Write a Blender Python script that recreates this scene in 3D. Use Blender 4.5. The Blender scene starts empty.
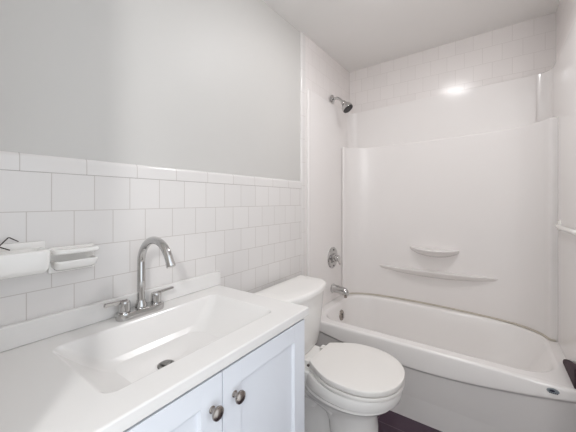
import bpy, bmesh, math
from mathutils import Vector, Matrix
PI = math.pi
sc = bpy.context.scene
COL = sc.collection

# ------------------------------------------------------------------ camera, world, light, exposure
cam_d = bpy.data.cameras.new('camera')
cam = bpy.data.objects.new('camera', cam_d); COL.objects.link(cam)
cam.location = (1.03, 0.0, 1.2)
cam.rotation_euler = (PI / 2, 0, math.radians(35.05))
cam_d.sensor_width = 36.0
cam_d.lens = 18.0
cam_d.shift_y = -0.0265
cam_d.clip_start = 0.02
sc.camera = cam

w = bpy.data.worlds.new('world'); sc.world = w; w.use_nodes = True
w.node_tree.nodes['Background'].inputs[0].default_value = (0.86, 0.93, 1.0, 1)
w.node_tree.nodes['Background'].inputs[1].default_value = 1.75

def area_light(name, loc, aim, size, power, col):
    d = bpy.data.lights.new(name, 'AREA'); d.shape = 'RECTANGLE'
    d.size, d.size_y = size; d.energy = power; d.color = col
    o = bpy.data.objects.new(name, d); COL.objects.link(o)
    o.location = loc
    o.rotation_euler = (Vector(aim) - Vector(loc)).to_track_quat('-Z', 'Y').to_euler()
    return o
# the lit hall behind the doorway the picture was taken from
area_light('hall_light', (1.48, -0.72, 1.86), (0.45, 0.8, 0.9), (0.16, 0.16), 12.0, (1.0, 1.0, 1.0))
LAMP_STRENGTH = 74.0

sc.view_settings.view_transform = 'Standard'
sc.view_settings.look = 'None'
sc.view_settings.gamma = 1.0
sc.view_settings.use_curve_mapping = False
sc.view_settings.exposure = 0.03
try:
    sc.cycles.max_bounces = 12
    sc.cycles.diffuse_bounces = 8
    sc.cycles.glossy_bounces = 6
    sc.cycles.use_denoising = True
except Exception:
    pass

# ------------------------------------------------------------------ materials
def lin(c):
    return tuple(((v / 255) / 12.92 if v / 255 <= 0.04045 else ((v / 255 + 0.055) / 1.055) ** 2.4) for v in c) + (1.0,)

def mat(name, rgb, rough=0.5, metal=0.0, spec=0.5, noise=0.0, nscale=8.0, bump=0.0, coat=0.0):
    m = bpy.data.materials.new(name); m.use_nodes = True
    nt = m.node_tree; b = nt.nodes['Principled BSDF']
    b.inputs['Base Color'].default_value = lin(rgb)
    b.inputs['Roughness'].default_value = rough
    b.inputs['Metallic'].default_value = metal
    b.inputs['Specular IOR Level'].default_value = spec
    b.inputs['Coat Weight'].default_value = coat
    b.inputs['Coat Roughness'].default_value = 0.08
    if noise or bump:
        tc = nt.nodes.new('ShaderNodeTexCoord')
        nz = nt.nodes.new('ShaderNodeTexNoise'); nz.inputs['Scale'].default_value = nscale
        nz.inputs['Detail'].default_value = 4
        nt.links.new(tc.outputs['Object'], nz.inputs['Vector'])
        if noise:
            mx = nt.nodes.new('ShaderNodeMix'); mx.data_type = 'RGBA'
            c = lin(rgb)
            mx.inputs[6].default_value = tuple(v * (1 - noise) for v in c[:3]) + (1,)
            mx.inputs[7].default_value = tuple(min(1, v * (1 + noise)) for v in c[:3]) + (1,)
            nt.links.new(nz.outputs['Fac'], mx.inputs[0])
            nt.links.new(mx.outputs[2], b.inputs['Base Color'])
        if bump:
            bp = nt.nodes.new('ShaderNodeBump'); bp.inputs['Strength'].default_value = bump
            bp.inputs['Distance'].default_value = 0.01
            nt.links.new(nz.outputs['Fac'], bp.inputs['Height'])
            nt.links.new(bp.outputs['Normal'], b.inputs['Normal'])
    return m

def tile_mat(name, ax_u, u0, ax_v, v0, bw, bh, rgb, grout, rough=0.22, mortar=0.0012, offset=0.5, noise=0.0, bump=0.25):
    m = bpy.data.materials.new(name); m.use_nodes = True
    nt = m.node_tree; b = nt.nodes['Principled BSDF']; L = nt.links.new
    geo = nt.nodes.new('ShaderNodeTexCoord')
    sep = nt.nodes.new('ShaderNodeSeparateXYZ'); L(geo.outputs['Object'], sep.inputs[0])
    def sub(sock, v):
        n = nt.nodes.new('ShaderNodeMath'); n.operation = 'SUBTRACT'
        L(sock, n.inputs[0]); n.inputs[1].default_value = v
        return n.outputs[0]
    cb = nt.nodes.new('ShaderNodeCombineXYZ')
    L(sub(sep.outputs[ax_u], u0), cb.inputs[0]); L(sub(sep.outputs[ax_v], v0), cb.inputs[1])
    br = nt.nodes.new('ShaderNodeTexBrick')
    br.offset = offset; br.offset_frequency = 2; br.squash = 1.0
    L(cb.outputs[0], br.inputs['Vector'])
    br.inputs['Scale'].default_value = 1.0
    br.inputs['Brick Width'].default_value = bw
    br.inputs['Row Height'].default_value = bh
    br.inputs['Mortar Size'].default_value = mortar
    br.inputs['Mortar Smooth'].default_value = 0.15
    c = lin(rgb)
    br.inputs['Color1'].default_value = c
    br.inputs['Color2'].default_value = tuple(v * (0.97 if not noise else 1 - noise) for v in c[:3]) + (1,)
    br.inputs['Mortar'].default_value = lin(grout)
    L(br.outputs['Color'], b.inputs['Base Color'])
    b.inputs['Roughness'].default_value = rough
    inv = nt.nodes.new('ShaderNodeMath'); inv.operation = 'SUBTRACT'; inv.inputs[0].default_value = 1.0
    L(br.outputs['Fac'], inv.inputs[1])
    nz = nt.nodes.new('ShaderNodeTexNoise'); nz.inputs['Scale'].default_value = 14.0
    L(geo.outputs['Object'], nz.inputs['Vector'])
    ad = nt.nodes.new('ShaderNodeMath'); ad.operation = 'MULTIPLY_ADD'
    L(nz.outputs['Fac'], ad.inputs[0]); ad.inputs[1].default_value = 0.5; L(inv.outputs[0], ad.inputs[2])
    bp = nt.nodes.new('ShaderNodeBump'); bp.inputs['Strength'].default_value = bump
    bp.inputs['Distance'].default_value = 0.002
    L(ad.outputs[0], bp.inputs['Height']); L(bp.outputs['Normal'], b.inputs['Normal'])
    return m

T = 0.1097
TILE = (219, 216, 214); GROUT = (192, 186, 182)
M = dict(
    paint=mat('grey wall paint', (197, 195, 192), 0.5, noise=0.015, nscale=3, bump=0.03),
    bounce_floor=mat('pale bounce floor', (232, 230, 226), 0.6, noise=0.02),  # unseen floor, made pale to bounce light up onto the bathroom ceiling
    ceil=mat('ceiling paint', (234, 232, 230), 0.7, noise=0.01, nscale=2),
    white_paint=mat('white wall paint', (226, 224, 220), 0.6, noise=0.01),
    tile_side=tile_mat('white wall tile side', 1, 0.232, 2, 0.07, T, 0.11, TILE, GROUT),
    tile_shower=tile_mat('white shower tile side', 1, 0.232, 2, 0.065, T, 0.11, (226, 221, 219), (210, 204, 201), mortar=0.0010, bump=0.12),
    tile_back=tile_mat('white wall tile back', 0, 0.0, 2, 0.065, T, 0.11, (226, 221, 219), (206, 200, 197), mortar=0.0010, bump=0.12),
    tile_cap=tile_mat('white cap tile', 1, 0.0615, 2, -3.2, 0.1565, 10.0, TILE, GROUT, rough=0.15, offset=0.0),
    tile_bull=tile_mat('white bullnose tile', 1, -5.0, 2, 0.05, 10.0, 0.1565, TILE, (205, 199, 195), rough=0.15, offset=0.0),
    acrylic=mat('white surround plastic', (228, 224, 222), 0.16, noise=0.008, nscale=2.5, coat=0.2),
    satin=mat('satin surround plastic', (228, 224, 222), 0.3, noise=0.008, nscale=2.5),
    tub=mat('white tub enamel', (231, 228, 226), 0.2, noise=0.01, nscale=3),
    ceramic=mat('white toilet china', (233, 231, 228), 0.12, noise=0.006),
    seat=mat('white seat plastic', (229, 226, 222), 0.3, noise=0.006),
    marble=mat('white cultured marble', (224, 222, 220), 0.2, noise=0.015, nscale=5),
    cabinet=mat('white cabinet paint', (224, 227, 233), 0.4, noise=0.006),
    gap_shade=mat('cabinet frame gap shade', (98, 98, 102), 0.8, noise=0.02),  # frame coloured dark to stand in for shade in the gap under the counter
    chrome=mat('polished chrome', (196, 195, 194), 0.06, metal=1.0, noise=0.01),
    nickel=mat('brushed nickel', (160, 152, 146), 0.26, metal=1.0, noise=0.03, nscale=40),
    steel=mat('dull drain metal', (140, 139, 136), 0.4, metal=0.9, noise=0.03),
    dark=mat('dark rubber nozzle face', (46, 42, 44), 0.5, noise=0.1, nscale=60),
    wire=mat('dark wire', (50, 40, 38), 0.4, metal=0.6, noise=0.05),
    caulk=mat('yellowed caulk', (188, 180, 168), 0.6, noise=0.06, nscale=20),
    cloth=mat('dark plum cloth', (66, 50, 56), 0.9, noise=0.15, nscale=60, bump=0.3),
    badge=mat('grey badge enamel', (150, 158, 164), 0.3, metal=0.4, noise=0.02),
    badge_ink=mat('badge dark print', (48, 52, 66), 0.5, noise=0.02),
    bar=mat('white bar enamel', (230, 228, 224), 0.2, noise=0.006),
    floor=tile_mat('dark plum plank floor', 0, 0.075, 1, 0.02, 0.9, 0.155, (70, 52, 66), (120, 104, 114), rough=0.3, mortar=0.0016, noise=0.25, bump=0.2),
)
def emit_mat(name, rgb, strength):
    m = bpy.data.materials.new(name); m.use_nodes = True
    b = m.node_tree.nodes['Principled BSDF']
    b.inputs['Base Color'].default_value = lin((240, 238, 232))
    b.inputs['Emission Color'].default_value = lin(rgb)
    b.inputs['Emission Strength'].default_value = strength
    return m
M['lamp'] = emit_mat('lit lamp glass', (253, 253, 255), LAMP_STRENGTH)

# ------------------------------------------------------------------ helpers
def link(name, bm, m, parent=None, loc=(0, 0, 0), sharp=35, smooth=True):
    me = bpy.data.meshes.new(name)
    bmesh.ops.recalc_face_normals(bm, faces=bm.faces)
    bm.to_mesh(me); bm.free()
    me.materials.append(m)
    if smooth:
        me.shade_smooth()
        me.set_sharp_from_angle(angle=math.radians(sharp))
    o = bpy.data.objects.new(name, me); COL.objects.link(o)
    o.location = loc
    if parent: o.parent = parent
    if smooth:
        wn = o.modifiers.new('weighted_normal', 'WEIGHTED_NORMAL'); wn.keep_sharp = True; wn.weight = 80
    return o

def struct(name, bm, m, parent=None, **k):
    o = link(name, bm, m, parent, **k); o['kind'] = 'structure'; return o

def tag(o, label, cat, group=None):
    o['label'] = label; o['category'] = cat
    if group: o['group'] = group
    return o

def thing(name, label, cat, loc=(0, 0, 0), group=None):
    o = bpy.data.objects.new(name, None); COL.objects.link(o); o.location = loc
    o.empty_display_size = 0.05
    return tag(o, label, cat, group)

def BM(): return bmesh.new()

def box(bm, x0, x1, y0, y1, z0, z1, bev=0.0, seg=2):
    r = bmesh.ops.create_cube(bm, size=1.0)
    vs = r['verts']
    for v in vs:
        v.co = Vector((x0 + (v.co.x + .5) * (x1 - x0), y0 + (v.co.y + .5) * (y1 - y0), z0 + (v.co.z + .5) * (z1 - z0)))
    if bev:
        es = list({e for v in vs for e in v.link_edges})
        bmesh.ops.bevel(bm, geom=es, offset=bev, segments=seg, affect='EDGES', profile=0.5)
    return bm

def loft(bm, loops, cap0=True, cap1=True, closed=True):
    rows = [[bm.verts.new(p) for p in lp] for lp in loops]
    n = len(rows[0])
    for a, b in zip(rows[:-1], rows[1:]):
        for i in range(n if closed else n - 1):
            j = (i + 1) % n
            try: bm.faces.new((a[i], a[j], b[j], b[i]))
            except ValueError: pass
    if cap0: bm.faces.new(rows[0][::-1])
    if cap1: bm.faces.new(rows[-1])
    return rows

def tube(bm, pts, rad, n=20, caps=True):
    pts = [Vector(p) for p in pts]
    rads = rad if isinstance(rad, (list, tuple)) else [rad] * len(pts)
    loops = []; up = None
    for i, p in enumerate(pts):
        t = (pts[min(i + 1, len(pts) - 1)] - pts[max(i - 1, 0)]).normalized()
        if up is None:
            up = Vector((0, 0, 1)) if abs(t.z) < .9 else Vector((0, 1, 0))
        up = (up - t * up.dot(t)).normalized()
        s = t.cross(up)
        loops.append([p + (up * math.cos(2 * PI * k / n) + s * math.sin(2 * PI * k / n)) * rads[i] for k in range(n)])
    loft(bm, loops, caps, caps)
    return bm

def lathe(bm, prof, o, axis, n=32):
    """prof: (distance along axis, radius) pairs"""
    o = Vector(o); a = Vector(axis).normalized()
    u = a.orthogonal().normalized(); v = a.cross(u)
    loft(bm, [[o + a * d + (u * math.cos(2 * PI * k / n) + v * math.sin(2 * PI * k / n)) * r for k in range(n)] for d, r in prof])
    return bm

def rrect(x0, x1, y0, y1, r, k=8, m=10):
    """rounded rectangle; r = radii at (x1,y1),(x0,y1),(x0,y0),(x1,y0); counter-clockwise, same count for every call"""
    if not isinstance(r, (list, tuple)): r = [r] * 4
    cs = [(x1 - r[0], y1 - r[0], 0), (x0 + r[1], y1 - r[1], 90), (x0 + r[2], y0 + r[2], 180), (x1 - r[3], y0 + r[3], 270)]
    arcs = []
    for (cx, cy, a0), rr in zip(cs, r):
        arcs.append([(cx + rr * math.cos(math.radians(a0 + 90 * i / k)), cy + rr * math.sin(math.radians(a0 + 90 * i / k))) for i in range(k + 1)])
    out = []
    for i in range(4):
        out += arcs[i]
        a, b = arcs[i][-1], arcs[(i + 1) % 4][0]
        out += [(a[0] + (b[0] - a[0]) * j / m, a[1] + (b[1] - a[1]) * j / m) for j in range(1, m)]
    return out

def catmull(pts, sub=8):
    out = []
    for i in range(len(pts) - 1):
        p0 = pts[max(i - 1, 0)]; p1 = pts[i]; p2 = pts[i + 1]; p3 = pts[min(i + 2, len(pts) - 1)]
        for j in range(sub):
            t = j / sub
            out.append(tuple(0.5 * (2 * b + (c - a) * t + (2 * a - 5 * b + 4 * c - d) * t * t + (3 * b - a - 3 * c + d) * t ** 3)
                             for a, b, c, d in zip(p0, p1, p2, p3)))
    out.append(tuple(pts[-1]))
    return out

# ------------------------------------------------------------------ room
W = 1.365          # right wall
D = 2.43           # back wall
HC = 2.5
def zc(x, y): return 2.281 + 0.029 * y + 0.018 * x     # the ceiling is a little out of level

struct('floor', box(BM(), -0.1, W + 0.1, -0.06, D + 0.1, -0.06, 0.0), M['floor'])
struct('floor_hall_bounce', box(BM(), -0.6, 2.6, -1.1, -0.0605, -0.06, 0.0), M['bounce_floor'])  # out of view, added as a bounce surface
bm = BM()
lo = [(-0.6, -1.2), (W + 0.1, -1.2), (W + 0.1, D + 0.1), (-0.6, D + 0.1)]  # unseen stretch over the hall added to shut out top light
loft(bm, [[(x, y, zc(x, y)) for x, y in lo], [(x, y, HC + .1) for x, y in lo]])
struct('ceiling', bm, M['ceil'])
struct('wall_hall_blocker', box(BM(), -0.6, 2.6, -1.2, -1.1, 0, HC), M['white_paint'])  # unseen wall added to block light from straight behind the camera
struct('floor_doorway', box(BM(), W + 0.1005, 2.6, -0.06, 0.62, -0.06, 0.0), M['bounce_floor'])
struct('wall_left', box(BM(), -0.1, -0.009, -0.06, D + 0.1, 0, HC), M['paint'])
struct('wall_left_wainscot', box(BM(), -0.012, 0.0, -0.06, 1.6245, 0, 1.28), M['tile_side'])
struct('wall_left_shower_tile', box(BM(), -0.012, 0.0, 1.672, D + 0.05, 0, HC), M['tile_shower'])
struct('wall_back', box(BM(), -0.1, W + 0.1, D, D + 0.1, 0, HC), M['tile_back'])
struct('wall_right', box(BM(), W, W + 0.1, 0.62, D + 0.1, 0, HC), M['tile_shower'])
bm = BM()
box(bm, -0.6, 0.53, -0.06, 0.05, 0, HC)
struct('wall_front', bm, M['white_paint'], smooth=False)

# bullnose cap course: rounded upper front edge
def extrude_profile(bm, prof, a, b, place):
    loft(bm, [[place(p, q, s) for p, q in prof] for s in (a, b)])
bull = [(-0.011, 0.0), (0.001, 0.0), (0.002, 0.003), (0.002, 0.036)] + \
       [(0.002 - 0.012 * (1 - math.cos(t)), 0.036 + 0.014 * math.sin(t)) for t in [PI / 2 * i / 6 for i in range(1, 7)]] + [(-0.011, 0.05)]
bm = BM(); extrude_profile(bm, bull, -0.06, 1.6245, lambda p, q, s: (p, s, 1.2805 + q))
struct('trim_1', bm, M['tile_cap'], sharp=60)
# vertical bullnose column beside the tub, full height
bm = BM()
extrude_profile(bm, bull, 0.0, 1.28, lambda p, q, s: (p, 1.672 - q * 0.95, s))
extrude_profile(bm, bull, 1.28, HC, lambda p, q, s: (p, 1.672 - q * 0.95, s))
struct('trim_2', bm, M['tile_bull'], sharp=60)

# ------------------------------------------------------------------ tub
RIM = 0.412
TX0, TX1, TY0, TY1 = 0.002, 1.352, 1.655, 2.424
tub = thing('bathtub', 'white built-in bathtub with a curved apron under the moulded surround', 'bathtub', (0.67, 2.04, 0))
TO = Vector((0.67, 2.04, 0))
def rel(o, off): return [(p[0] - off[0], p[1] - off[1], p[2] - off[2]) for p in o]
def lp(x0, x1, y0, y1, r, z): return rel([(x, y, z) for x, y in rrect(x0, x1, y0, y1, r)], TO)
bm = BM()
loops = [
    lp(TX0, TX1, TY0 + .030, TY1, .012, 0.0),
    lp(TX0, TX1, TY0 + .030, TY1, .012, RIM - .06),
    lp(TX0, TX1, TY0 + .012, TY1, .012, RIM - .02),
    lp(TX0 + .002, TX1 - .002, TY0 + .014, TY1 - .002, .014, RIM - .004),
    lp(TX0 + .006, TX1 - .006, TY0 + .020, TY1 - .006, .02, RIM),
    lp(.060, 1.300, 1.722, 2.352, (.21, .20, .13, .16), RIM + .001),
    lp(.067, 1.294, 1.729, 2.345, (.21, .20, .13, .16), RIM - .001),
    lp(.075, 1.287, 1.737, 2.337, (.205, .195, .13, .16), RIM - .007),
    lp(.080, 1.280, 1.743, 2.331, (.20, .19, .13, .16), RIM - .018),
    lp(.088, 1.262, 1.752, 2.322, (.20, .19, .14, .16), RIM - .06),
    lp(.100, 1.210, 1.770, 2.304, (.2, .18, .14, .17), RIM - .16),
    lp(.118, 1.140, 1.792, 2.284, (.19, .17, .14, .18), RIM - .26),
    lp(.140, 1.085, 1.812, 2.264, (.18, .16, .14, .18), RIM - .31),
    lp(.175, 1.030, 1.840, 2.236, (.16, .14, .13, .16), RIM - .337),
    lp(.25, .95, 1.90, 2.18, (.1, .1, .1, .1), RIM - .345),
]
loft(bm, loops)
link('basin', bm, M['tub'], tub, sharp=50)
# apron: a lip that hangs lowest in the middle, the skirt set back under it
bm = BM()
nx, nz = 60, 34
def lip(x):
    u = max(0.0, min(1.0, (x - TX0) / (TX1 - TX0)))
    return 0.042 + 0.080 * math.sin(PI * u) ** 0.9
def apron_y(x, z):
    zb = RIM - lip(x)
    t = max(0.0, min(1.0, (z - (zb - .012)) / 0.024)); t = t * t * (3 - 2 * t)
    y_skirt = TY0 + 0.016 + 0.022 * (1 - min(1.0, z / 0.34))
    h = max(0.0, min(1.0, (z - zb) / max(RIM - zb, 1e-4)))
    y_lip = TY0 - 0.004 + 0.012 * h ** 1.5
    return y_skirt + (y_lip - y_skirt) * t
rows = []
for i in range(nx + 1):
    x = TX0 + (TX1 - TX0) * i / nx
    zb = RIM - lip(x)
    zs = [0.0, zb * .5, zb - .03] + [zb - .014 + .028 * k / 8 for k in range(9)]
    zs += [zb + .014 + (RIM - .012 - zb - .014) * k / 6 for k in range(1, 7)]
    pts = [(x, apron_y(x, z), z) for z in zs]
    y1 = pts[-1][1]
    pts += [(x, y1 + .002, RIM - .007), (x, y1 + .006, RIM - .002), (x, y1 + .013, RIM + .0005), (x, y1 + .02, RIM + .001), (x, TY0 + .034, RIM), (x, TY0 + .034, 0.0)]
    rows.append(rel(pts, TO))
loft(bm, rows)
link('apron', bm, M['tub'], tub, sharp=70)
# overflow plate on the end wall, and the oval badge
bm = BM(); lathe(bm, [(0, .040), (.004, .040), (.010, .037), (.014, .024), (.016, .006)], Vector((.088, 2.055, .318)) - TO, (1, 0, .12))
ov = link('overflow_plate', bm, M['nickel'], tub)
ov['label'] = 'round chrome overflow plate on the end wall of the tub'
bm = BM(); box(bm, .102 - TO.x, .114 - TO.x, 2.049 - TO.y, 2.061 - TO.y, .300, .335, .003)
link('overflow_lever', bm, M['chrome'], ov)
def oval(bm, cx, y, cz, a, b, d, n=32):
    loft(bm, [[(cx + a * s * math.cos(2 * PI * k / n) - TO.x, y - dd - TO.y, cz + b * s * math.sin(2 * PI * k / n)) for k in range(n)]
              for s, dd in ((1, -.003), (1, d * .6), (.94, d), (.3, d))])
bm = BM(); oval(bm, 1.250, TY0 + .002, RIM - .025, .021, .011, .003)
bd = link('badge', bm, M['badge'], tub, sharp=30)
bd['label'] = 'small grey oval badge with dark print on the apron'
bm = BM()
oval(bm, 1.247, TY0 - .0008, RIM - .0235, .009, .0045, .0012)
for k in range(5):
    box(bm, 1.237 + .006 * k - TO.x, 1.241 + .006 * k - TO.x, TY0 - .0035 - TO.y, TY0 + .002 - TO.y, RIM - .0335, RIM - .0305)
link('badge_print', bm, M['badge_ink'], bd)

# ------------------------------------------------------------------ surround
SX0, SX1 = 0.012, 1.340
SO = Vector((0.67, 2.40, 0.41))
sur = thing('tub_surround', 'glossy white moulded tub surround with bowed lower back panel, on the shower walls', 'shower surround', SO)
def ztop(x): return 1.968 + 0.030 * x
ZB = RIM + 0.0012
def side_panel(x_wall, x_face, sgn):
    # plan: from the front bead back into the corner, extruded up
    f = x_face; bm = BM()
    plan = [(x_wall, 1.690), (f - sgn * .004, 1.690), (f - sgn * .001, 1.692), (f + sgn * .002, 1.698), (f + sgn * .003, 1.706),
            (f + sgn * .002, 1.715), (f, 1.73), (f, 1.9), (f, 2.1), (f, 2.33)]
    r = .075
    plan += [(f + sgn * r * (1 - math.cos(t)), 2.342 + r * math.sin(t)) for t in [PI / 2 * i / 8 for i in range(9)]]
    plan += [(f + sgn * .08, 2.428), (x_wall, 2.428)]
    def lv(z, dy, k=0.0): return rel([(x + (x_wall - x) * k, y + (dy if 2.338 < y < 2.425 else 0), z if z else ztop(x) + (-.006 if k == 0 else 0)) for x, y in plan], SO)
    loft(bm, [lv(ZB, .0105), lv(ZB + 1.2, .0105), lv(0, -.0105), lv(0, -.0085, .2)])
    return bm
link('side_panel', side_panel(0.0005, SX0, 1), M['acrylic'], sur, sharp=50)
link('side_panel', side_panel(W - .0005, SX1, -1), M['acrylic'], sur, sharp=50)
bm = BM()
x0, x1 = SX0 + .071, SX1 - .071
loft(bm, [rel([(x0, (2.4287, 2.4060)[z0 > 1.7], z0), (x1, (2.4287, 2.4060)[z0 > 1.6], z1), (x1, 2.4285, z1), (x0, 2.4285, z0)], SO) for z0, z1 in
          ((ZB + 1.2, ZB + 1.2), (ztop(x0) - .006, ztop(x1) - .006))] +
     [rel([(x0, 2.410, ztop(x0)), (x1, 2.410, ztop(x1)), (x1, 2.4285, ztop(x1)), (x0, 2.4285, ztop(x0))], SO)])
link('upper_panel', bm, M['acrylic'], sur, sharp=50)
# bowed lower back panel
plan = [(0.0135, 2.236), (0.020, 2.231), (0.030, 2.234), (0.036, 2.244), (0.041, 2.258), (0.064, 2.293), (0.105, 2.327), (0.16, 2.355), (0.225, 2.376), (0.30, 2.390), (0.40, 2.401),
        (0.55, 2.404), (0.70, 2.399), (0.86, 2.386), (1.00, 2.366), (1.10, 2.347), (1.18, 2.322), (1.245, 2.275), (1.282, 2.232), (1.297, 2.200), (1.303, 2.185),
        (1.309, 2.178), (1.318, 2.1765), (1.328, 2.1765), (1.335, 2.177), (1.3415, 2.178)]
plan = catmull(plan, 4)
def plan_y(x):
    best = [p for p in plan if .05 < p[0] < 1.30]
    for a, b in zip(best[:-1], best[1:]):
        if a[0] <= x <= b[0]:
            return a[1] + (b[1] - a[1]) * (x - a[0]) / (b[0] - a[0])
    return best[0][1] if x < best[0][0] else best[-1][1]
ZS = 1.652
def zs_top(x): return ZS + .022 * x / 1.34 - .004
bm = BM()
def shrink(k, dz):   # move the outline back towards the wall corners
    return rel([(x, y + k, zs_top(x) + dz) for x, y in plan], SO)
rows = [rel([(x, y, ZB) for x, y in plan], SO)]
for f in (.15, .4, .6, .8, .95):
    rows.append(rel([(x, y, ZB + (zs_top(x) - .012 - ZB) * f) for x, y in plan], SO))
rows += [shrink(0, -.012), shrink(.0012, -.006), shrink(.004, -.0018), shrink(.009, 0.0)]
rows.append(rel([(x, 2.4288, zs_top(x) + .005) for x, y in plan], SO))
loft(bm, rows, cap0=False, cap1=False, closed=False)
link('lower_panel', bm, M['satin'], sur, sharp=60)
# moulded crescents
def crescent(bm, xa, xb, z0, depth, h, power, dz=0.0, n=44):
    rows = []
    for i in range(n + 1):
        u = -1 + 2 * i / n
        x = (xa + xb) / 2 + (xb - xa) / 2 * u
        e = max(0.0, 1 - abs(u) ** power) ** .8
        d = depth * e + .0015; hh = h * (.25 + .75 * e)
        y = plan_y(x) + .004; z = z0 + dz * u
        prof = [(0, 0), (-d * .5, -.006 * e), (-d * .8, -.006 * e), (-d * .9, -.001), (-d * .97, -.0015), (-d, -.006 * e - .001), (-d * .97, -.012 * e - .002),
                (-d * .8, -hh * .5), (-d * .5, -hh * .8), (-d * .2, -hh * .95), (0, -hh)]
        rows.append(rel([(x, y + p - .002, z + q) for p, q in prof], SO))
    loft(bm, rows)
bm = BM(); crescent(bm, .515, .850, .842, .105, .064, 2.2)
link('soap_ledge', bm, M['acrylic'], sur, sharp=60)
bm = BM(); crescent(bm, .28, 1.075, .678, .064, .058, 2.0, dz=.008)
link('shelf', bm, M['acrylic'], sur, sharp=60)
# caulk line where the lower panel meets the tub
bm = BM(); tube(bm, rel([(x, y - .003, ZB + .005) for x, y in plan[6:-6:3]], SO), .0065, 8)
ck = link('caulk_bead', bm, M['caulk'], sur); ck['label'] = 'thin greyish caulk line along the tub ledge'

# ------------------------------------------------------------------ shower fittings
FY = 2.06
sh = thing('overhead_shower', 'chrome shower head on a bent arm, high on the left shower wall', 'shower head', (0.012, FY, 1.999))
o = Vector((0.0, FY, 2.0)); z0 = Vector((0.012, FY, 1.999))
bm = BM(); lathe(bm, [(0, .034), (.004, .034), (.010, .028), (.014, .012)], (0, 0, 0), (1, 0, 0)); link('flange', bm, M['chrome'], sh)
arm = catmull([(0, 0, 0.002), (.030, 0, .002), (.048, 0, -.002), (.066, 0, -.016), (.092, 0, -.044)], 5)
bm = BM(); tube(bm, arm, .0105, 14); link('arm', bm, M['chrome'], sh)
ax = Vector((.60, 0.0, -.80)).normalized(); p = Vector((.086, 0, -.036))
bm = BM(); lathe(bm, [(0, .012), (.004, .018), (.018, .019), (.024, .016), (.030, .023), (.045, .036), (.062, .043), (.074, .044), (.078, .042)], p, ax)
hd = link('head', bm, M['chrome'], sh)
bm = BM(); lathe(bm, [(.0755, .039), (.082, .039), (.084, .035), (.084, .01)], p, ax)
for k in range(10):
    a = 2 * PI * k / 10; u = ax.orthogonal().normalized(); v = ax.cross(u)
    lathe(bm, [(0, .003), (.004, .002)], p + ax * .083 + (u * math.cos(a) + v * math.sin(a)) * .022, ax, 8)
fp = link('face_plate', bm, M['dark'], hd); fp['label'] = 'dark nozzle face'

vo = (0.012, FY, .752)
va = thing('shower_valve', 'chrome round mixer valve with lever, on the left shower wall above the spout', 'tap', vo)
bm = BM(); lathe(bm, [(0, .083), (.004, .083), (.010, .078), (.013, .060), (.015, .02)], (0, 0, 0), (1, 0, 0), 40); link('escutcheon', bm, M['chrome'], va)
bm = BM(); lathe(bm, [(.012, .036), (.026, .034), (.030, .025), (.052, .026), (.060, .022), (.062, .008)], (0, 0, 0), (1, 0, 0)); hb = link('handle_hub', bm, M['chrome'], va)
bm = BM(); tube(bm, [(.045, 0, 0), (.050, .02, -.03), (.052, .028, -.052)], [.012, .010, .008], 12); link('handle', bm, M['chrome'], hb)
bm = BM()
lathe(bm, [(.010, .006), (.016, .006), (.017, .003)], (0, 0, .062), (1, 0, 0), 12)
link('screw', bm, M['dark'], va)
bm = BM(); lathe(bm, [(.010, .006), (.016, .006), (.017, .003)], (0, 0, -.062), (1, 0, 0), 12)
link('screw', bm, M['dark'], va)

so = (0.012, FY, .512)
sp = thing('tub_spout', 'chrome tub spout on the left shower wall just above the tub rim', 'tap', so)
bm = BM()
secs = [(0, .034, .034, 0), (.006, .036, .036, 0), (.012, .031, .031, 0), (.05, .029, .029, -.001), (.09, .026, .027, -.004), (.115, .022, .026, -.010), (.128, .019, .022, -.018), (.134, .012, .014, -.022)]
loft(bm, [[(d, ry * math.cos(2 * PI * k / 24), dz + rz * math.sin(2 * PI * k / 24)) for k in range(24)] for d, ry, rz, dz in secs])
link('body', bm, M['chrome'], sp)
bm = BM(); lathe(bm, [(0, .011), (.018, .011), (.020, .006)], (.112, 0, -.036), (0, 0, -1), 16); link('outlet', bm, M['nickel'], sp)

# white bar on the right shower wall
bo = (SX1, 2.115, 1.065)
gb = thing('grab_bar', 'white bar fixed to the right shower wall at the picture edge', 'grab bar', bo)
bm = BM(); tube(bm, catmull([(-.002, .0, 0), (-.009, -.002, 0), (-.013, -.012, 0), (-.015, -.04, 0), (-.017, -.12, 0), (-.017, -.30, 0), (-.015, -.39, 0), (-.013, -.418, 0), (-.009, -.428, 0), (-.002, -.43, 0)], 5), .0115, 16)
link('bar', bm, M['bar'], gb)
for yy in (0, -.43):
    bm = BM(); lathe(bm, [(0, .030), (.006, .029), (.010, .022), (.012, .012)], (0, yy, 0), (-1, 0, 0)); link('flange', bm, M['bar'], gb)

# dark cloth lying on the tub's right end against the wall
bm = BM()
prof = [(1.905, .000), (1.908, .012), (1.895, .024), (1.86, .040), (1.78, .064), (1.71, .085), (1.68, .080), (1.672, .05), (1.672, .0)]
lo2 = [[(x - 1.341 - .012, y - 1.80, z * k) for y, z in prof] for x, k in ((1.3335, .8), (1.335, .95), (1.338, 1), (1.3485, 1), (1.3505, .96))]
loft(bm, lo2)
tag(link('bath_cloth', bm, M['cloth'], None, (1.338, 1.80, RIM + .003), sharp=45), 'dark plum cloth on the right end of the tub rim, against the wall', 'cloth')

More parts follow.
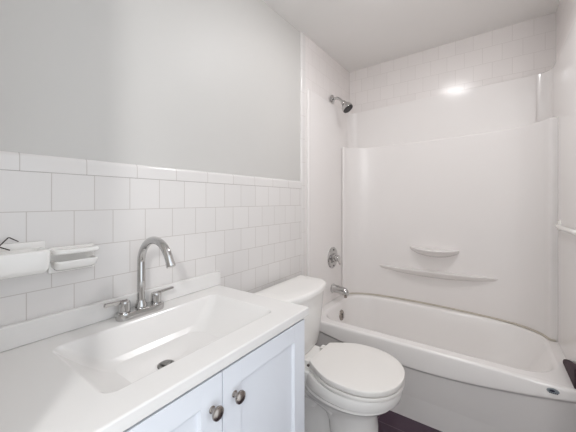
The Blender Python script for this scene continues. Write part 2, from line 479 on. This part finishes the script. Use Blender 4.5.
# ------------------------------------------------------------------ vanity
VO = Vector((0.25, 0.5, 0))
VY0, VY1 = 0.108, 0.880
van = thing('vanity_cabinet', 'white two-door shaker vanity cabinet under the white sink top', 'cabinet', VO)
def vbox(bm, x0, x1, y0, y1, z0, z1, bev=0.0015): return box(bm, x0 - VO.x, x1 - VO.x, y0 - VO.y, y1 - VO.y, z0, z1, bev)
CB = 0.787
bm = BM()
vbox(bm, .003, .462, VY0, VY0 + .018, .0, CB - .001)
vbox(bm, .003, .462, VY1 - .018, VY1, .0, CB - .001)
vbox(bm, .003, .462, VY0 + .017, VY1 - .017, .09, .108)
vbox(bm, .003, .012, VY0 + .017, VY1 - .017, .108, CB - .001)
link('body', bm, M['cabinet'], van, sharp=30)
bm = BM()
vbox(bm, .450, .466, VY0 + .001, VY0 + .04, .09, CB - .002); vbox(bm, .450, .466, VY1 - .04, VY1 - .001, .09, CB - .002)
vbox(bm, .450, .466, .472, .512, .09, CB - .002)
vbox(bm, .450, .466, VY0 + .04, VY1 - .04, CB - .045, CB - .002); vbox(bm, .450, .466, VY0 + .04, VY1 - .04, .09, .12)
link('face_frame', bm, M['gap_shade'], van, sharp=30)
bm = BM(); vbox(bm, .39, .40, VY0 + .018, VY1 - .018, 0, .09); link('toe_kick', bm, M['cabinet'], van, sharp=30)
def door(y0, y1, z0, z1, knob_y, knob_z):
    bm = BM(); st = .064; rl = .058
    vbox(bm, .4675, .487, y0, y0 + st, z0, z1, .0018); vbox(bm, .4675, .487, y1 - st, y1, z0, z1, .0018)
    vbox(bm, .4675, .4868, y0 + st - .001, y1 - st + .001, z1 - rl, z1, .0018); vbox(bm, .4675, .4868, y0 + st - .001, y1 - st + .001, z0, z0 + rl, .0018)
    vbox(bm, .4675, .4765, y0 + st - .002, y1 - st + .002, z0 + rl - .002, z1 - rl + .002, 0)
    # small sloping bead round the panel
    for (ya, yb, za, zb, ny, nz) in ((y0 + st, y0 + st, z0 + rl, z1 - rl, 1, 0), (y1 - st, y1 - st, z0 + rl, z1 - rl, -1, 0),
                                     (y0 + st, y1 - st, z1 - rl, z1 - rl, 0, -1), (y0 + st, y1 - st, z0 + rl, z0 + rl, 0, 1)):
        q = [(.4845, 0), (.4765, .003), (.4765, 0)]
        loft(bm, [[(x - VO.x, yy + ny * d - VO.y, zz + nz * d) for x, d in q] for yy, zz in ((ya, za), (yb, zb))])
    d = link('door', bm, M['cabinet'], van, sharp=25)
    bm = BM(); lathe(bm, [(0, .0085), (.002, .0085), (.004, .006), (.013, .0055), (.016, .009), (.0175, .0145), (.021, .0165), (.025, .0155), (.0285, .011), (.030, .004)],
                     (.487 - VO.x, knob_y - VO.y, knob_z), (1, 0, 0), 28)
    k = link('knob', bm, M['nickel'], d); k['label'] = 'round nickel knob'
    return d
DT = .7765
door(.110, .4905, .115, DT, .458, .702)
door(.4935, .878, .115, DT, .532, .699)

# sink top: counter and moulded basin in one piece
CO = Vector((0.25, 0.5, CB)); CT = 0.816
CX1, CY0, CY1 = 0.494, 0.094, 0.897
top = thing('sink_top', 'white one-piece vanity countertop with a rectangular moulded sink basin', 'sink', CO)
def cl(x0, x1, y0, y1, r, z): return rel([(x, y, z) for x, y in rrect(x0, x1, y0, y1, r)], CO)
bm = BM()
loops = [
    cl(.08, .430, .235, .815, .03, CB),
    cl(.002, CX1 - .001, CY0 + .001, CY1 - .001, .003, CB),
    cl(.002, CX1, CY0, CY1, .004, CB + .002),
    cl(.002, CX1, CY0, CY1, .004, CT - .004),
    cl(.003, CX1 - .0012, CY0 + .0012, CY1 - .0012, .005, CT - .0012),
    cl(.005, CX1 - .004, CY0 + .004, CY1 - .004, .006, CT),
    cl(.094, .414, .252, .803, .030, CT),
    cl(.097, .411, .256, .799, .028, CT - .001),
    cl(.100, .408, .261, .794, .026, CT - .004),
    cl(.106, .403, .275, .780, .030, CT - .018),
    cl(.116, .394, .310, .745, .038, CT - .050),
    cl(.128, .388, .350, .705, .045, CT - .078),
    cl(.142, .362, .380, .680, .050, CT - .091),
    cl(.17, .33, .42, .64, .055, CT - .095),
    cl(.21, .31, .46, .56, .03, CT - .0957),
]
loft(bm, loops, cap0=False)
link('countertop', bm, M['marble'], top, sharp=15)
bm = BM(); box(bm, .001 - CO.x, .020 - CO.x, CY0 - CO.y, .904 - CO.y, CT + .0005 - CO.z, CT + .061 - CO.z, .003)
link('backsplash', bm, M['marble'], top, sharp=40)
dc = Vector((.258, .483, CT - .0952)) - CO
bm = BM(); lathe(bm, [(-.004, .024), (.003, .024), (.005, .021), (.0055, .017), (.003, .015), (.002, .002)], dc, (0, 0, 1), 32)
dr = link('drain', bm, M['steel'], top); dr['label'] = 'grey metal sink drain'
bm = BM(); lathe(bm, [(.002, .013), (.008, .0135), (.010, .011), (.0105, .003)], dc, (0, 0, 1), 28); link('stopper', bm, M['steel'], dr)

# faucet
FO = Vector((.056, .516, CT))
fa = thing('faucet', 'chrome two-handle faucet with tall gooseneck spout at the back of the sink', 'faucet', FO)
def stad(a, b, z, n=12):
    pts = [(b * math.cos(t), a - b + b * math.sin(t), z) for t in [PI * i / n for i in range(n + 1)]]
    pts += [(b * math.cos(t), -(a - b) + b * math.sin(t), z) for t in [PI + PI * i / n for i in range(n + 1)]]
    return pts
bm = BM(); loft(bm, [stad(.079, .026, .0005), stad(.080, .027, .003), stad(.080, .027, .018), stad(.078, .025, .0225), stad(.074, .021, .024)])
link('base_plate', bm, M['chrome'], fa)
bm = BM()
R = .086; C0 = Vector((R, 0, .170))
pts = [(0, 0, .022), (0, 0, .06), (0, 0, .12), (0, 0, .15)] + [tuple(C0 + Vector((-R * math.cos(t), 0, R * math.sin(t)))) for t in [math.radians(154) * i / 24 for i in range(25)]]
e = Vector(pts[-1]) + Vector((math.sin(math.radians(26)) * .02, 0, -math.cos(math.radians(26)) * .02)); pts.append(tuple(e))
tube(bm, pts, .0125, 24); s_ = link('spout', bm, M['chrome'], fa)
bm = BM(); lathe(bm, [(0, .019), (.010, .0185), (.016, .0150), (.024, .0135)], (0, 0, .0235), (0, 0, 1)); link('collar', bm, M['chrome'], s_)
t_ = (Vector(pts[-1]) - Vector(pts[-2])).normalized()
bm = BM(); lathe(bm, [(-.004, .0138), (.008, .0138), (.0095, .012), (.0095, .004)], pts[-1], t_); link('aerator', bm, M['chrome'], s_)
for s in (-1, 1):
    bm = BM(); lathe(bm, [(0, .0175), (.004, .018), (.030, .017), (.034, .0155), (.035, .006)], (0, s * .054, .0235), (0, 0, 1), 28)
    hb = link('handle', bm, M['chrome'], fa)
    bm = BM()
    a = Vector((-.002, s * .044, .055)); b = Vector((.006, s * .118, .062))
    box(bm, -.0065, .0065, 0, 1, -.0038, .0038, .0)
    dvec = b - a; Lg = dvec.length
    for v in bm.verts: v.co.y *= Lg
    es = bm.edges[:]
    bmesh.ops.bevel(bm, geom=es, offset=.002, segments=2, affect='EDGES')
    rot = Vector((0, 1, 0)).rotation_difference(dvec.normalized()).to_matrix().to_4x4()
    bmesh.ops.transform(bm, matrix=Matrix.Translation(a) @ rot, verts=bm.verts)
    link('lever', bm, M['chrome'], hb)

# ------------------------------------------------------------------ toilet
TC = Vector((0.40, 1.29, 0))
to = thing('toilet', 'white two-piece toilet with closed lid between the vanity and the tub', 'toilet', TC)
def egg(xb, xf, hw, z, n=48, back=0.55, sq=2.0, yoff=0.0):
    """plan outline: rounded front, narrower blunter back. centre where it is widest"""
    L = xf - xb; xm = xb + L * back
    out = []
    for i in range(n):
        a = 2 * PI * i / n
        c, s = math.cos(a), math.sin(a)
        if c >= 0: x = xm + (xf - xm) * c; y = hw * s
        else:
            x = xm - (xm - xb) * abs(c) ** (2 / sq); y = hw * math.copysign(abs(s) ** (2 / sq), s)
        out.append((x - TC.x, y + yoff, z))
    return out
bm = BM()
loft(bm, [egg(.165, .46, .112, .001, sq=4), egg(.165, .46, .112, .020, sq=4), egg(.175, .45, .100, .030, sq=4), egg(.19, .46, .074, .06, sq=3), egg(.20, .50, .066, .16, sq=3), egg(.22, .55, .08, .25, sq=3), egg(.23, .60, .10, .30, sq=3)])
loft(bm, [egg(.40, .628, .112, .001, sq=4, back=.45), egg(.40, .628, .112, .022, sq=4, back=.45), egg(.405, .618, .100, .034, sq=4, back=.45), egg(.41, .616, .094, .10, sq=4, back=.45), egg(.40, .616, .094, .18, sq=4, back=.45), egg(.36, .610, .098, .23, sq=3, back=.5)
          ,egg(.21, .625, .116, .262, sq=2.4), egg(.23, .640, .138, .285, sq=2.3), egg(.245, .660, .148, .296, sq=2.2), egg(.25, .682, .162, .304, sq=2.2),
          egg(.252, .689, .167, .313, sq=2.2), egg(.252, .686, .164, .319, sq=2.2), egg(.252, .678, .157, .323, sq=2.2), egg(.253, .678, .157, .327, sq=2.2), egg(.258, .700, .176, .331, sq=2.2), egg(.266, .714, .186, .340, sq=2.2), egg(.27, .720, .189, .358, sq=2.2), egg(.275, .721, .189, .378, sq=2.2),
          egg(.28, .716, .184, .388, sq=2.2), egg(.29, .706, .175, .391, sq=2.2)])
# deck that carries the tank
def dk(x0, x1, hw, r, z): return [(x - TC.x, y, z) for x, y in rrect(x0, x1, -hw, hw, r)]
loft(bm, [dk(.17, .34, .085, .03, .20), dk(.12, .40, .105, .04, .29), dk(.075, .42, .118, .045, .335), dk(.07, .43, .122, .045, .36), dk(.07, .43, .122, .045, .385), dk(.075, .425, .117, .04, .391)])
for s in (-1, 1):   # trapway swelling on both flanks
    tp = catmull([(.47, s * .055, .19), (.40, s * .066, .255), (.32, s * .070, .275), (.245, s * .070, .235), (.215, s * .072, .15), (.21, s * .072, .02)], 5)
    tube(bm, [(x - TC.x, y, z) for x, y, z in tp], [.026 + .016 * math.sin(PI * min(1, i / 14)) for i in range(len(tp))], 16)
link('bowl', bm, M['ceramic'], to, sharp=32)
def lid_outline(k, z, x0=.322, xf=.728, hw=.190):
    xm = x0 + (xf - x0) * .55
    half = [(xf, 0), (xf - .004, .04), (xf - .018, .085), (xf - .05, .132), (xf - .10, .170), (xf - .16, .188), (xf - .215, hw), (xf - .27, hw * .965), (xf - .32, hw * .86), (xf - .365, hw * .71), (x0 + .012, hw * .60), (x0, hw * .54)]
    half = catmull(half, 4)
    pts = half + [(x0, y * 1.0) for y in (hw * .3, 0, -hw * .3)] + [(x, -y) for x, y in half[::-1][:-1]]
    cx = x0 + .2
    return [(cx + (x - cx) * k - TC.x, y * k, z) for x, y in pts]
bm = BM()
loft(bm, [lid_outline(.965, .3925), lid_outline(.99, .394), lid_outline(.997, .399), lid_outline(.997, .405), lid_outline(.985, .4095), lid_outline(.96, .410)])
link('seat', bm, M['seat'], to, sharp=50)
bm = BM()
loft(bm, [lid_outline(.95, .4140), lid_outline(.985, .4142), lid_outline(1.0, .417), lid_outline(1.0, .432), lid_outline(.996, .436), lid_outline(.985, .4385), lid_outline(.85, .4395), lid_outline(.5, .440)])
link('seat_lid', bm, M['seat'], to, sharp=50)
for s in (-1, 1):
    bm = BM(); box(bm, .288 - TC.x, .326 - TC.x, s * .075 - .02, s * .075 + .02, .389, .424, .006)
    h = link('hinge', bm, M['seat'], to)
    bm = BM(); tube(bm, [(.314 - TC.x, s * .075 - .028, .408), (.314 - TC.x, s * .075 + .028, .408)], .006, 12); link('hinge_pin', bm, M['nickel'], h)
# tank: bowed front, narrower at the bottom
def tank_loop(x0, xf, hw, bow, r, z, n=20):
    pts = []
    for i in range(n + 1):
        u = -1 + 2 * i / n
        pts.append((xf - bow * u * u, hw * u))
    body = [(x, y) for x, y in pts]
    # rounded front corners by pulling the ends
    body[0] = (body[0][0] - r * .75, body[0][1]); body[-1] = (body[-1][0] - r * .75, body[-1][1])
    body[1] = (body[1][0] - r * .2, body[1][1] - 0.0); body[-2] = (body[-2][0] - r * .2, body[-2][1])
    return [(x - TC.x, y, z) for x, y in body + [(x0 + .01, hw), (x0, hw - .012), (x0, 0), (x0, -hw + .012), (x0 + .01, -hw)]]
bm = BM()
loft(bm, [tank_loop(.075, .215, .17, .02, .02, .388), tank_loop(.066, .240, .196, .03, .03, .396), tank_loop(.062, .252, .205, .035, .03, .45), tank_loop(.060, .268, .220, .04, .03, .60), tank_loop(.058, .275, .226, .04, .03, .700)])
link('tank', bm, M['ceramic'], to, sharp=50)
bm = BM()
loft(bm, [tank_loop(.056, .280, .228, .045, .03, .7005), tank_loop(.050, .290, .236, .045, .032, .704), tank_loop(.050, .291, .237, .045, .032, .722), tank_loop(.053, .287, .234, .045, .032, .731), tank_loop(.060, .278, .226, .045, .032, .735), tank_loop(.10, .22, .15, .03, .03, .738)])
link('tank_lid', bm, M['ceramic'], to, sharp=50)

# ------------------------------------------------------------------ small china fittings on the tiled wall
co = Vector((0, .15, 1.01))
lg = thing('ceramic_ledge', 'thick white ceramic ledge jutting from the tiled wall at the left picture edge', 'ledge', co)
bm = BM()
def ll(x0, x1, y0, y1, r, z): return rel([(x, y, z) for x, y in rrect(x0, x1, y0, y1, r)], co)
loft(bm, [ll(.0005, .050, .072, .250, .010, 1.006), ll(.0005, .066, .066, .260, .010, 1.010), ll(.0005, .073, .063, .264, .010, 1.022), ll(.0005, .076, .062, .266, .010, 1.060), ll(.0005, .075, .063, .265, .010, 1.068), ll(.0005, .070, .067, .261, .010, 1.071),
          ll(.010, .062, .076, .252, .012, 1.070), ll(.014, .058, .082, .246, .010, 1.062)])
link('tray', bm, M['ceramic'], lg, sharp=50)
bm = BM(); box(bm, 0.0005, .008, .058 - co.y, .271 - co.y, 1.000 - co.z, 1.088 - co.z, .003); link('back_plate', bm, M['ceramic'], lg)

co2 = Vector((0, .335, 1.01))
sd = thing('soap_dish', 'white ceramic wall soap dish between the thick ledge and the faucet', 'soap dish', co2)
bm = BM()
def l2(x0, x1, y0, y1, r, z): return rel([(x, y, z) for x, y in rrect(x0, x1, y0, y1, r)], co2)
loft(bm, [l2(.0005, .040, .290, .378, .012, 1.002), l2(.0005, .052, .283, .386, .014, 1.010), l2(.0005, .058, .280, .389, .014, 1.026), l2(.0005, .056, .282, .387, .014, 1.030),
          l2(.008, .049, .289, .380, .012, 1.028), l2(.012, .044, .294, .375, .010, 1.018)])
link('tray', bm, M['ceramic'], sd, sharp=50)
bm = BM(); box(bm, .0005, .012, .276 - co2.y, .394 - co2.y, .992 - co2.z, 1.066 - co2.z, .005); link('back_plate', bm, M['ceramic'], sd)
bm = BM()
tube(bm, rel(catmull([(.010, .284, 1.054), (.040, .285, 1.055), (.050, .296, 1.055), (.051, .336, 1.055), (.050, .376, 1.055), (.040, .387, 1.055), (.010, .388, 1.054)], 4), co2), .007, 12)
box(bm, .001, .050, .288 - co2.y, .384 - co2.y, 1.050 - co2.z, 1.059 - co2.z, .003)
link('rail', bm, M['ceramic'], sd)

wo = Vector((.03, .19, 1.072))
bm = BM(); tube(bm, rel([(.018, .196, 1.0725), (.012, .176, 1.083), (.012, .178, 1.086), (.010, .194, 1.104), (.010, .197, 1.104), (.010, .214, 1.092)], wo), .0014, 8)
tag(link('wire_hook', bm, M['wire'], None, tuple(wo)), 'dark bent wire sticking up behind the thick ceramic ledge', 'wire')

# ------------------------------------------------------------------ ceiling lamp (above the picture)
LX, LY = .74, 1.40
lz = zc(LX, LY)
cl_ = thing('ceiling_light', 'thin round flush ceiling lamp with frosted glass over the toilet', 'ceiling light', (LX, LY, lz))
bm = BM(); lathe(bm, [(0, .108), (.010, .108), (.016, .104)], (0, 0, -.0005), (0, 0, -1)); link('base', bm, M['nickel'], cl_)
bm = BM(); lathe(bm, [(.014, .100), (.024, .100), (.030, .095), (.033, .075), (.034, .04), (.0345, .008)], (0, 0, 0), (0, 0, -1)); link('lamp_shade', bm, M['lamp'], cl_)
